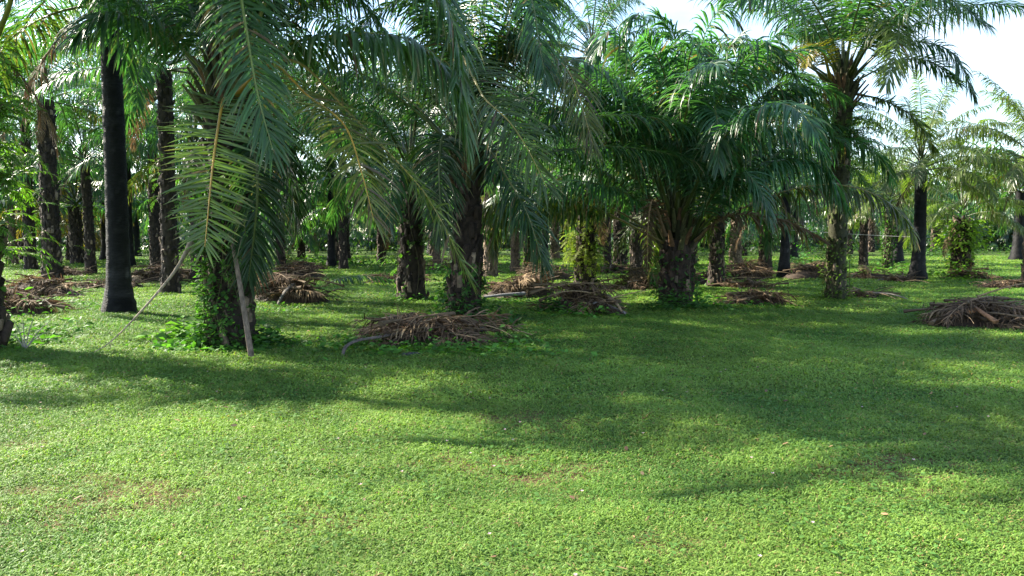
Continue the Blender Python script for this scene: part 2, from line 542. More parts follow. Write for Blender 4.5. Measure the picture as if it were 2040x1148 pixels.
# ------------------------------------------------------------------ palms
def trunk(base, top, r_base, r_top, style, r, flare=.25):
    """tapered trunk from base to top; old leaf-base stubs spiral round it when style is boots"""
    mb = MB()
    base = np.asarray(base, float); top = np.asarray(top, float)
    H = np.linalg.norm(top - base)
    axis = (top - base) / H
    n, m = 20, max(10, int(H / .10))
    s = np.linspace(0, 1, m)
    z = s * H
    rad = r_base + (r_top - r_base) * s + (flare if style != 'smooth' else .6) * np.exp(-z / .34) * r_base * 1.2
    a = np.linspace(0, 2 * np.pi, n, endpoint=False)
    bend = .05 * np.sin(s * np.pi) * r.uniform(-1, 1)
    cen = base + axis * z[:, None] + np.stack([bend, bend * .4, bend * 0], 1)
    cen[0, 2] -= .12
    wob = 1 + r.normal(0, .05 if style != 'smooth' else .022, (m, n))
    if style == 'smooth':
        wob = wob + (.03 * np.sin(z * 38 + r.normal(0, .5, m)))[:, None]
    v = cen[:, None, :] + (np.stack([np.cos(a), np.sin(a), 0 * a], 1)[None] * (rad[:, None] * wob)[..., None])
    i = np.arange(m - 1)[:, None] * n; j = np.arange(n)[None]
    f = np.stack([i + j, i + (j + 1) % n, i + n + (j + 1) % n, i + n + j], -1).reshape(-1, 4)
    dark = {'smooth': np.array([.0042, .0042, .0047]), 'boots': np.array([.026, .018, .013]), 'pale': np.array([.11, .075, .052]), 'moss': np.array([.030, .030, .013]), 'dark': np.array([.028, .018, .013])}[style]
    c = np.ones((m * n, 4)); c[:, :3] = dark * r.uniform(.6, 1.5, (m * n, 1)); c[:, 3] = 0
    if style == 'smooth':
        lit_band = np.interp(z, [0, .3, .35, 1.2, 1.5], [.6, .6, 2.6, 2.0, 1])  # sunlit brownish zone above the foot, its light put into the bark colour
        c[:, :3] *= np.where(r.random((m * n, 1)) < .06, 3.0, 1.0) * np.repeat(lit_band * np.where(r.random(m) < .2, 1.9, 1.0), n)[:, None] * np.array([1, .95, .9])
    mb.add(v.reshape(-1, 3), f, c)
    tc_ = len(v) - 1
    if style != 'smooth':
        nb = int(H / .0105 * (r_base / .33))
        k = np.arange(nb)
        zz = .06 + (H - .15) * k / nb + r.normal(0, .02, nb)
        aa = k * 2.39996 + r.normal(0, .12, nb)
        keep = r.random(nb) < np.interp(zz, [0, H], [.82, .97])
        zz, aa = zz[keep], aa[keep]; nb = len(zz)
        rr = np.interp(zz, z, rad) * .93
        out_ = np.stack([np.cos(aa), np.sin(aa), 0 * aa], 1); tan = np.stack([-np.sin(aa), np.cos(aa), 0 * aa], 1)
        cz = np.stack([np.interp(zz, z, cen[:, q]) for q in range(3)], 1)
        p0 = cz + out_ * rr[:, None]
        sc = r.uniform(.5, 1.1, nb) * (r_base / .36)
        ln = (.27 * sc * r.uniform(.6, 1.4, nb))[:, None]; w0 = (.085 * sc)[:, None]; w1 = (.055 * sc)[:, None]; th = (.05 * sc)[:, None]
        up = nrm(np.array([0, 0, 1.0]) + out_ * r.uniform(.05, .5, (nb, 1)) + tan * r.normal(0, .2, (nb, 1)))
        no = nrm(out_ - (out_ * up).sum(1, keepdims=True) * up)
        tip = p0 + up * ln
        q = np.stack([p0 - tan * w0 - no * th, p0 + tan * w0 - no * th, p0 + tan * w0 * .8 + no * th, p0 - tan * w0 * .8 + no * th,
                      tip - tan * w1 - no * th * .6, tip + tan * w1 - no * th * .6, tip + tan * w1 * .7 + no * th * .9 - up * .03, tip - tan * w1 * .7 + no * th * .9 - up * .03], 1)
        fb = np.array([[0, 1, 5, 4], [1, 2, 6, 5], [2, 3, 7, 6], [3, 0, 4, 7], [4, 5, 6, 7]])
        ff = (np.arange(nb) * 8)[:, None, None] + fb[None]
        cc = np.ones((nb, 8, 4)); cc[:, :, 3] = 0
        tone = r.uniform(.5, 1.9, (nb, 1, 1)) * dark
        if style == 'moss':
            g = r.random((nb, 1, 1)) < .5
            tone = np.where(g, np.array([.07, .09, .02]) * r.uniform(.4, 1.3, (nb, 1, 1)), tone)
        cc[:, :, :3] = tone
        pale = (r.random(nb) < np.where(zz < 1.2, .30, .10) * (.35 if style == 'dark' else 1))
        cc[pale, 2:, :3] = np.array([.20, .145, .10]) * r.uniform(.35, 1.2, (pale.sum(), 1, 1))
        mb.add(q.reshape(-1, 3), ff.reshape(-1, 4), cc.reshape(-1, 4))
    return mb


def crown_spec(n, r, e_hi=82, e_lo=12, L=5.0, skip=None, az0=None):
    """azimuth, elevation, bend, length, height of the base for a spiral of n fronds, youngest first"""
    az0 = r.uniform(0, 6.28) if az0 is None else az0
    o = []
    for i in range(n):
        a = (i + .5) / n
        az = az0 + i * 2.39996 + r.normal(0, .12)
        e = R(e_hi + (e_lo - e_hi) * a ** .85 + r.normal(0, 5))
        b = R(40 + 42 * a ** .7 + r.normal(0, 8))
        o.append((az, e, b, L * (.72 + .34 * min(1, a * 2.2)) * r.uniform(.92, 1.06), a))
    return o


def fern_clump(mb, P, out_, n, L, r, col=(.10, .20, .035), droop=1.5, nl=16):
    for _ in range(n):
        az = math.atan2(out_[1], out_[0]) + r.normal(0, .7)
        pts = arc(P + r.normal(0, .04, 3), az, R(r.uniform(5, 55)), R(r.uniform(60, 125)), L * r.uniform(.6, 1.25), n=14)
        frond(mb, pts, nl=nl, pet=.08, lmax=L * .16, hw=L * .013, droop=droop, col=np.array(col) * r.uniform(.7, 1.4), K=2, V=False, r=r, r0=.004, planar=.2,
              tube_n=3, rach=(.10, .14, .03), yel=.3, trans=.45)


def make_vine(base, H, r_t, n, r, size=.09, col=(.07, .16, .03), zmax=1.0, azc=None, az_s=3.2):
    """leaves hugging a trunk"""
    mb = MB()
    z = H * zmax * r.random(n) ** 1.2
    a = r.uniform(-np.pi, np.pi, n) if azc is None else r.normal(azc, az_s, n)
    o = np.stack([np.cos(a), np.sin(a), 0 * a], 1)
    P = np.asarray(base) + o * (r_t * (1.06 + .30 * np.exp(-z / .3)) + r.uniform(-.02, .12, n))[:, None]; P[:, 2] += z
    D = nrm(o * r.uniform(.3, 1.2, (n, 1)) + r.normal(0, .45, (n, 3)) + np.array([0, 0, -.15]))
    c = np.ones((n, 4)); c[:, :3] = np.array(col) * r.uniform(.5, 1.6, (n, 1)); c[:, 3] = .4
    L = size * r.uniform(.5, 1.4, n)
    leaves(mb, P, D, L, L * r.uniform(.26, .42, n), c, r)
    for k in range(max(2, n // 90)):
        aa = r.uniform(0, 6.28) if azc is None else r.normal(azc, az_s)
        zz = np.linspace(.02, H * zmax * r.uniform(.5, 1), 24)
        an = aa + .35 * np.sin(zz * 2.2 + k)
        pts = np.asarray(base) + np.stack([np.cos(an) * (r_t + .05), np.sin(an) * (r_t + .05), zz], 1)
        tube(mb, pts, .008, (.09, .075, .04, 0), n=4, cap=False)
    return mb


# --- hero palms: every frond its own mesh
def hero(px, py, H, r_b, r_t, style, label, seed, n=34, L=5.0, droop=1.4, e_hi=82, e_lo=12, top_shift=(0, 0), explicit=(), col=GREEN,
         crown_h=.9, nl=115, hw=.0165, lmax=.85, ban=None, group="oil palms standing on the grass", mat=None, az0=None, pet=.2, yel=.12, bp=1.35, bk=1.0):
    r = np.random.default_rng(seed)
    base = ground_at(px, py)
    root = empty("oil_palm", tuple(base), label, "palm tree", group)
    top = base + np.array([top_shift[0], top_shift[1], H])
    trunk(base, top, r_b, r_t, style, r).build("trunk", mat or (M_BLACK if style == 'smooth' else M_BARK), root, off=base)
    # the heart of the crown: petiole bases packed round the tip of the trunk
    mb = MB()
    m = 60
    for k in range(m):
        a = k * 2.39996; q = k / m
        b0 = top + np.array([math.cos(a), math.sin(a), 0]) * r_t * (1.05 - .7 * q) + np.array([0, 0, crown_h * q - .25])
        pts = arc(b0, a, R(55 + 30 * q), R(12), r.uniform(.35, .6), n=6)
        cc = np.array([.055, .055, .022]) * r.uniform(.3, 1.4)
        if r.random() < .25: cc = np.array([.11, .06, .03]) * r.uniform(.5, 1.2)
        tube(mb, pts, np.linspace(.075, .035, 6), (*cc, 0), n=5, flat=.5)
    mb.build("crown_heart", M_BARK, root, off=base)
    for (az, e, b, l, a) in crown_spec(n, r, e_hi, e_lo, L, az0=az0):
        if ban and ban(az % (2 * math.pi), e, a):
            continue
        b0 = top + np.array([math.cos(az), math.sin(az), 0]) * r_t * (.35 + .55 * a) + np.array([0, 0, crown_h * (1 - a) - .1])
        pts = arc(b0, az, e, b * bk, l, p=bp, side=r.normal(0, .18))
        mb = MB()
        old = a > .8
        frond(mb, pts, nl=nl, droop=droop * (.75 + .6 * a), col=np.array(col) * r.uniform(.8, 1.2) if not old else OLIVE * r.uniform(.6, 1.0), r=r, lmax=lmax,
              hw=hw, roll=r.normal(0, .2), twist=r.normal(0, .5), yel=yel + .3 * old, dead=.02 + .08 * old, pet=pet,
              rach=(.10, .13, .03) if not old else (.22, .17, .04))
        o = mb.build("frond", M_LEAF, root, off=base)
    for ex in explicit:
        cps, kw, lab = ex
        pts = spline([at(*c) for c in cps])
        args = dict(nl=nl, droop=droop, col=col, r=r, lmax=lmax, hw=hw, pet=.22)
        args.update(kw)
        matl = args.pop('mat', M_LEAF)
        mb = MB(); frond(mb, pts, **args)
        o = mb.build("frond", matl, root, off=base)
        if lab: o['label'] = lab
    return root, base, top, r


HID = R(270)
YR = (.42, .24, .03)
# palm A, nearest, left of centre
A_ex = [  # lighter greens on camera-facing fronds: sky reflection put into the leaf colour
    ([(470, 200, 11.1), (462, 20, 10.7), (470, -55, 10.2), (484, 20, 9.6), (512, 180, 9.2), (545, 305, 9.1)], dict(droop=1.0, pet=.25, lmax=.8, col=np.array([.052, .115, .046]), rach=(.16, .2, .05)), None),
    ([(452, 200, 11.0), (447, 196, 10.7), (440, 220, 10.45), (424, 330, 10.3), (408, 492, 10.2)], dict(droop=.22, pet=.06, planar=.45, angs=[92, 86, 74, 55, 25], lmax=.68, rach=YR, col=OLIVE * np.array([1.0, 1.12, 1.4]), nl=66, trans=.25, yel=.3, r0=.026), "drooping frond with orange midrib hanging straight down the trunk"),
    ([(485, 225, 11.1), (530, 235, 11.3), (565, 300, 11.4), (590, 440, 11.4)], dict(droop=1.6, pet=.1, lmax=.8, col=GREEN * .7), None),
    ([(478, 260, 11.0), (505, 300, 10.8), (512, 400, 10.8), (495, 560, 10.9)], dict(droop=1.2, pet=.1, lmax=.7, col=GREEN * .65), None),
    ([(470, 190, 11.0), (540, 130, 10.8), (612, 190, 10.3), (686, 250, 9.9), (722, 350, 9.7), (745, 440, 9.6)], dict(droop=.6, planar=.6, pet=.28, angs=[85, 78, 62, 40, 20], rach=YR, col=OLIVE * np.array([1.9, 1.45, 1.5]), yel=.4, nl=80, tipc=TAN, dead=.15), "yellowing frond with orange midrib arching to the right"),
    ([(470, 190, 11.1), (580, 120, 11.2), (700, 230, 10.9), (817, 350, 10.6), (870, 424, 10.5), (936, 556, 10.4)], dict(droop=.4, planar=.6, pet=.3, angs=[85, 72, 58, 42, 20], rach=(.34, .26, .07), col=OLIVE * 1.1, yel=.3, nl=75, lmax=.75), "pale stiff frond reaching far to the right and down"),
    ([(470, 185, 11.1), (560, 95, 11.0), (700, 68, 10.8), (797, 74, 10.7), (852, 102, 10.6), (895, 148, 10.5), (918, 200, 10.5), (932, 290, 10.45)], dict(droop=1.5, pet=.2, planar=.6, lmax=1.0, nl=130, hw=.025, col=np.array([.066, .13, .055]), rach=(.2, .2, .05)), None),
    ([(468, 180, 11.1), (560, -60, 10.9), (700, -165, 10.6), (815, -120, 10.4), (885, 0, 10.3), (912, 83, 10.25), (918, 165, 10.2)], dict(droop=1.1, pet=.2, lmax=1.05, nl=130, hw=.023, col=np.array([.056, .12, .052]), rach=(.2, .2, .05)), None),
    ([(450, 205, 11.2), (385, 120, 11.0), (300, 50, 10.6), (215, 25, 10.1), (150, 70, 9.8)], dict(droop=1.3, pet=.33, r0=.06), None),
    ([(440, 205, 11.2), (330, 60, 11.6), (230, -20, 12.0), (130, -30, 12.2)], dict(droop=1.3, pet=.3, r0=.055), None),
    ([(465, 190, 11.1), (420, -150, 10.2), (300, -260, 8.9), (95, -140, 7.6)], dict(droop=1.2, pet=.3), None),
    ([(462, 190, 11.1), (380, -120, 10.4), (170, -180, 9.5), (-45, -20, 8.8)], dict(droop=1.2, pet=.3), None),
    ([(468, 190, 11.1), (455, -190, 10.3), (415, -250, 9.2), (350, -120, 8.1)], dict(droop=1.2, pet=.3), None),
    ([(470, 190, 11.1), (472, -210, 10.0), (462, -330, 8.7), (440, -190, 7.5)], dict(droop=1.2, pet=.3), None),
    ([(472, 180, 11.3), (520, 10, 11.5), (600, -70, 11.6), (690, -30, 11.7), (770, 70, 11.7)], dict(droop=1.6, pet=.25, lmax=.95), None),
    ([(466, 180, 11.4), (500, -40, 12.0), (580, -110, 12.4), (680, -80, 12.6)], dict(droop=1.6, pet=.25, lmax=.95), None),
    ([(455, 200, 11.2), (395, 60, 11.5), (345, -60, 11.8), (260, -120, 12.0)], dict(droop=1.3, pet=.3, r0=.055), None),
]


def banA(az, e, a):                       # no automatic frond hanging low towards the camera
    d = math.degrees(az)
    return (125 < d < 360 and a > .1) or (a > .45 and (d < 60)) or a > .7


rootA, bA, tA, rA = hero(462, 690, 3.35, .29, .26, 'boots', "nearest oil palm with vines at its foot and a stick leaning on it", 21, n=40, L=5.4, droop=1.3,
                         explicit=A_ex, ban=banA, top_shift=(-.05, .05))

# palm B, dark trunk behind the front pile
B_ex = [
    ([(925, 300, 15.2), (915, 120, 14.2), (940, 150, 13.0), (965, 196, 12.3), (1012, 240, 11.9), (1051, 297, 11.7), (1090, 375, 11.6)], dict(droop=.75, planar=.5, pet=.3, lmax=.95, rach=(.30, .24, .05), col=OLIVE * np.array([.8, 1, .9]), nl=90, yel=.25), "olive frond with stiff combed leaflets pointing right"),
    ([(930, 305, 15.2), (965, 290, 14.9), (1010, 355, 14.6), (1052, 430, 14.5), (1082, 530, 14.5)], dict(droop=1.1, pet=.15, lmax=.9, col=GREEN * .75, rach=(.12, .12, .03)), None),
    ([(915, 310, 15.0), (885, 270, 14.3), (875, 330, 14.0), (880, 470, 13.9)], dict(droop=1.2, pet=.15, lmax=.8, col=GREEN * .6), None),
    ([(935, 290, 15.2), (1000, 60, 14.5), (1040, -30, 13.9), (1062, 10, 13.4), (1072, 75, 13.2), (1088, 160, 13.1)], dict(droop=1.4, pet=.3, lmax=.95), None),
    ([(935, 290, 15.2), (1010, 120, 14.8), (1060, 80, 14.3), (1102, 112, 13.9), (1142, 160, 13.6), (1182, 290, 13.4)], dict(droop=.9, pet=.25, lmax=.95, col=OLIVE * np.array([1.15, .95, .85]), rach=(.25, .17, .05), dead=.1, tipc=TAN), "brownish frond hanging at the right of the crown"),
    ([(922, 290, 15.3), (885, 90, 15.0), (815, 0, 14.8), (725, 40, 14.6)], dict(droop=1.7, pet=.22, lmax=.95), None),
    ([(930, 290, 15.3), (965, 20, 15.3), (1020, -60, 15.2), (1100, -10, 15.0)], dict(droop=1.7, pet=.22, lmax=.95), None),
    ([(925, 290, 15.4), (930, 60, 15.6), (960, -60, 15.8), (1000, -80, 16.0)], dict(droop=1.7, pet=.22, lmax=.95), None),
    ([(930, 290, 15.3), (960, 120, 15.1), (1010, 72, 14.8), (1065, 90, 14.6), (1110, 160, 14.5)], dict(droop=1.9, pet=.25, lmax=1.0, col=GREEN * .8), None),
]


def banB(az, e, a):
    d = math.degrees(az)
    return (185 < d < 355 and a > .15) or a > .8


rB, bB, tB, rgB = hero(920, 636, 2.7, .29, .22, 'dark', "dark-trunked oil palm behind the front pile of dead fronds", 5, n=32, L=5.6, droop=1.5, explicit=B_ex, ban=banB, top_shift=(.12, .1))
make_vine(bB, 1.1, .34, 420, rgB, size=.10, col=(.05, .12, .03)).build("vine", M_WEED, rB, off=bB)

# palm C, vase-shaped
C_ex = [
    ([(1335, 470, 17.5), (1292, 260, 17.4), (1250, 105, 17.2), (1215, 60, 17.0), (1180, 120, 16.8)], dict(droop=2.2, lmax=.9, hw=.024), None),
    ([(1340, 470, 17.7), (1322, 220, 17.9), (1292, 60, 18.0), (1262, 30, 18.0), (1240, 80, 18.0)], dict(droop=2.2, lmax=.9, hw=.024), None),
    ([(1365, 470, 17.5), (1420, 250, 17.3), (1480, 110, 17.1), (1532, 85, 16.9), (1585, 150, 16.8)], dict(droop=2.2, lmax=.9, hw=.024), None),
    ([(1368, 472, 17.7), (1445, 280, 17.7), (1535, 180, 17.6), (1610, 180, 17.5), (1662, 280, 17.4)], dict(droop=2.2, lmax=.9, hw=.024), None),
    ([(1350, 468, 17.3), (1358, 260, 16.9), (1372, 120, 16.5), (1392, 90, 16.2), (1415, 160, 15.9)], dict(droop=2.2, lmax=.85, hw=.023), None),
    ([(1330, 472, 17.6), (1262, 330, 17.5), (1195, 200, 17.4), (1150, 170, 17.3), (1110, 230, 17.2)], dict(droop=2.2, lmax=.9, hw=.024), None),
    ([(1360, 470, 17.6), (1372, 300, 17.4), (1395, 100, 17.2), (1440, 15, 17.0), (1480, 60, 16.8)], dict(), None),
    ([(1345, 470, 17.6), (1330, 300, 17.6), (1345, 90, 17.4), (1310, 30, 17.2)], dict(), None),
    ([(1378, 478, 17.5), (1440, 330, 17.0), (1530, 255, 16.6), (1620, 280, 16.4), (1660, 380, 16.3)], dict(droop=2.2, nl=110), None),
    ([(1378, 478, 17.5), (1450, 400, 17.0), (1540, 325, 16.7), (1630, 330, 16.5), (1690, 420, 16.4)], dict(droop=2.2, nl=110), None),
    ([(1378, 478, 17.3), (1420, 390, 16.4), (1470, 345, 15.8), (1510, 370, 15.5), (1535, 440, 15.3)], dict(droop=1.4, lmax=.75), None),
    ([(1318, 480, 17.5), (1270, 400, 17.0), (1180, 365, 16.6), (1090, 372, 16.3), (1030, 430, 16.2)], dict(droop=1.7, lmax=.8), None),
    ([(1320, 470, 17.4), (1255, 320, 17.0), (1215, 240, 16.7), (1165, 265, 16.4)], dict(droop=1.6), None),
    ([(1370, 470, 17.3), (1400, 300, 16.6), (1420, 220, 16.1), (1428, 240, 15.7), (1432, 330, 15.5)], dict(droop=1.5), None),
    ([(1325, 470, 16.9), (1302, 400, 16.5), (1292, 440, 16.3), (1290, 530, 16.3)], dict(droop=1.3, pet=.12, lmax=.28, col=TAN * .32, mat=M_DEAD, nl=50, rach=(.2, .13, .07)), "dead brown frond hanging in front of the trunk"),
    ([(1385, 480, 17.0), (1450, 430, 16.5), (1560, 440, 16.3), (1640, 480, 16.2)], dict(droop=1.5, pet=.15, lmax=.6, col=BROWN * 1.6, mat=M_DEAD, nl=70, rach=(.22, .15, .07), dead=.5), "withered brown frond sticking out low to the right"),
]
rC, bC, tC, rgC = hero(1345, 611, 1.5, .31, .33, 'dark', "vase-shaped oil palm with low crown and short thick trunk", 9, n=40, L=5.5, droop=2.0, explicit=C_ex,
     e_hi=87, e_lo=22, bp=2.3, bk=1.45, col=GREEN * np.array([1.3, 1.3, 1.5]), hw=.021, nl=108, pet=.26, ban=lambda az, e, a: 200 < math.degrees(az) < 340 and a > .45)

make_vine(bC, 1.2, .38, 380, rgC, size=.10, col=(.05, .12, .03)).build("vine", M_WEED, rC, off=bC)

# palm D, tall
D_ex = [
    ([(1690, 165, 19.3), (1760, 100, 18.6), (1830, 84, 18.2), (1900, 108, 17.9), (1942, 195, 17.8)], dict(droop=1.3, lmax=.7), None),
    ([(1690, 170, 19.4), (1780, 125, 19.2), (1850, 122, 19.1), (1910, 165, 19.0)], dict(droop=1.3, lmax=.65), None),
    ([(1690, 185, 19.3), (1760, 200, 19.0), (1820, 235, 18.8), (1862, 300, 18.8)], dict(droop=1.3, lmax=.55, col=OLIVE), None),
    ([(1690, 160, 19.2), (1745, 70, 17.8), (1820, 10, 16.8), (1890, 0, 16.0), (1965, 50, 15.4)], dict(droop=1.5, lmax=.85, nl=115), None),
    ([(1685, 160, 19.2), (1740, 60, 17.9), (1790, 60, 16.9), (1765, 170, 16.2)], dict(droop=1.2, lmax=.8, col=OLIVE * 1.1, yel=.4), None),
    ([(1655, 160, 19.2), (1640, 105, 18.6), (1622, 90, 18.2), (1605, 130, 17.9)], dict(droop=1.0, lmax=.5, nl=60, col=YELLOW * .8, rach=(.4, .3, .05)), "short yellow frond curling over at the crown"),
    ([(1645, 165, 19.3), (1590, 105, 19.4), (1540, 110, 19.4), (1500, 150, 19.4)], dict(droop=1.1, lmax=.6, nl=70, col=YELLOW * .8, rach=(.3, .2, .05), dead=.2), None),
]
rD, bD, tD, rr_ = hero(1664, 598, 4.95, .21, .22, 'moss', "tall slender oil palm with mossy trunk and ferns under its high crown", 33, n=26, L=4.6, droop=1.5, explicit=D_ex, top_shift=(.05, 0),
                       ban=lambda az, e, a: (215 < math.degrees(az) < 325 and a > .45) or ((math.degrees(az) < 50 or math.degrees(az) > 325) and a > .55))
mb = MB()
for k in range(60):
    a = rr_.uniform(0, 6.28); o = np.array([math.cos(a), math.sin(a), 0])
    fern_clump(mb, bD + o * .27 + np.array([0, 0, rr_.uniform(3.1, 4.9)]), o, 2, .95, rr_, col=(.045, .11, .03), droop=2.5, nl=14)
mb.build("fern", M_WEED, rD, off=bD)
make_vine(bD, 1.5, .27, 500, rr_, size=.07, col=(.10, .16, .03)).build("vine", M_WEED, rD, off=bD)

# vines and ferns on palm A
mb = make_vine(bA, 2.6, .33, 1300, rA, size=.078, col=(.065, .15, .032), azc=R(235), az_s=.8)
mb.build("vine", M_WEED, rootA, off=bA)
mb = MB()
for k in range(14):
    a = R(rA.uniform(190, 340)); o = np.array([math.cos(a), math.sin(a), 0])
    fern_clump(mb, bA + o * .42 + np.array([0, 0, rA.uniform(.4, 2.6)]), o, 2, .4, rA, droop=2.0, nl=12)
mb.build("fern", M_WEED, rootA, off=bA)

# ------------------------------------------------------------------ shared fronds and crowns for the palms further back
LIB, LIBP, LIBY = [], [], []  # LIBP: older yellower fronds, with sunlight also put into the lighter colour
for i, (e, b) in enumerate([(84, 36), (76, 46), (66, 56), (56, 64), (46, 72), (36, 78), (26, 80), (14, 80), (0, 72), (-25, 58)]):
    for k in range(6):
        r = np.random.default_rng(100 + i * 7 + k)
        mb = MB()
        pts = arc((0, 0, 0), 0, R(e + r.normal(0, 4)), R(b + r.normal(0, 7)), 4.9 * r.uniform(.9, 1.08), side=r.normal(0, .2), n=26)
        old = i >= 8
        frond(mb, pts, nl=74, droop=1.7, K=3, V=False, hw=.0225, r=r, col=GREEN * r.uniform(.85, 1.4) if not old and k < 3 else OLIVE * r.uniform(.6, 1.1) * (1 if k < 3 else 1.5) if k < 5 else YELLOW * np.array([1.0, .8, .9]) * r.uniform(.5, .9), yel=.14 + .3 * old,
              roll=r.normal(0, .25), twist=r.normal(0, .6), tube_n=4, dead=.02 + .2 * old)
        (LIB if k < 3 else LIBP if k < 5 else LIBY).append((i, mb.mesh("frond", M_LEAF)))
DEADHANG = []
for k in range(3):
    r = np.random.default_rng(170 + k)
    mb = MB()
    frond(mb, arc((0, 0, 0), 0, R(-20), R(62), 2.6, p=.6, n=20), nl=45, droop=2.5, K=3, V=False, hw=.02, lmax=.5, r=r, col=TAN * r.uniform(.35, .7), tube_n=4, dead=.2, rach=(.2, .14, .08), trans=.2)
    DEADHANG.append(mb.mesh("dead_frond", M_DEAD))


def mid_palm(px, py, H, r_b, style, label, seed, n=21, sc=1.0, e_hi=84, e_lo=5, lean=(0, 0), vine=0, fern=0, vcol=(.08, .17, .03), dead=1, ban=None, lib=None, bush=0, fcol=(.17, .20, .032), group="oil palms standing on the grass"):
    r = np.random.default_rng(seed)
    base = ground_at(px, py)
    root = empty("oil_palm", tuple(base), label, "palm tree", group)
    top = base + np.array([lean[0], lean[1], H])
    trunk(base, top, r_b, r_b * .82, style, r).build("trunk", M_BLACK if style == 'smooth' else M_BARK, root, off=base)
    lt = top - base
    az0 = r.uniform(0, 6.28)
    for i in range(n):
        a = (i + .5) / n
        az = az0 + i * 2.39996 + r.normal(0, .12)
        e = e_hi + (e_lo - e_hi) * a ** .85
        if ban and ban[0] < math.degrees(az) % 360 < ban[1]: continue
        cl = int(np.clip(np.interp(e, [-25, 0, 14, 26, 36, 46, 56, 66, 76, 84], [9, 8, 7, 6, 5, 4, 3, 2, 1, 0]) + r.normal(0, .4) + .5, 0, 9))
        me = random.choice([m for (q, m) in ({'pale': LIBP, 'yellow': LIBY}.get(lib, LIB)) if q == cl])
        link("frond", me, root, tuple(lt + np.array([math.cos(az), math.sin(az), 0]) * r_b * .5 * (.3 + a) + np.array([0, 0, .8 * (1 - a) - .1])), az, sc * r.uniform(.88, 1.08))
    for k in range(dead):
        az = r.uniform(0, 6.28)
        o = link("dead_frond", random.choice(DEADHANG), root, tuple(lt + np.array([math.cos(az), math.sin(az), 0]) * r_b * .7 + np.array([0, 0, -.2])), az, sc * r.uniform(.7, 1.1))
        o['label'] = "dead brown frond hanging under the crown"
    if vine:
        make_vine(base, H, r_b, vine, r, size=.11, col=vcol).build("vine", M_WEED, root, off=base)
    if bush:
        mb = MB()
        nb = bush
        a = r.uniform(0, 6.28, nb); q = r.random(nb) ** .5 * .95; z = r.uniform(.5, 1, nb) * H
        P = base + np.stack([np.cos(a) * q, np.sin(a) * q, z], 1)
        D = np.stack([np.cos(a), np.sin(a), r.normal(.1, .5, nb)], 1)
        c = np.ones((nb, 4)); c[:, :3] = np.array([.17, .26, .04]) * r.uniform(.5, 1.5, (nb, 1)); c[:, 3] = .42
        L = r.uniform(.12, .26, nb)
        leaves(mb, P, D, L, L * .3, c, r, droop=2.5)
        mb.build("climber", M_WEED, root, off=base)
    if fern:
        mb = MB()
        for k in range(fern):
            a = r.uniform(0, 6.28); o = np.array([math.cos(a), math.sin(a), 0])
            fern_clump(mb, base + o * r_b * .9 + np.array([0, 0, r.uniform(.6, 1) * H * r.uniform(.3, 1)]), o, 2, .6, r, col=fcol, droop=2.0, nl=16)
        mb.build("fern", M_WEED, root, off=base)
    return root, base, r


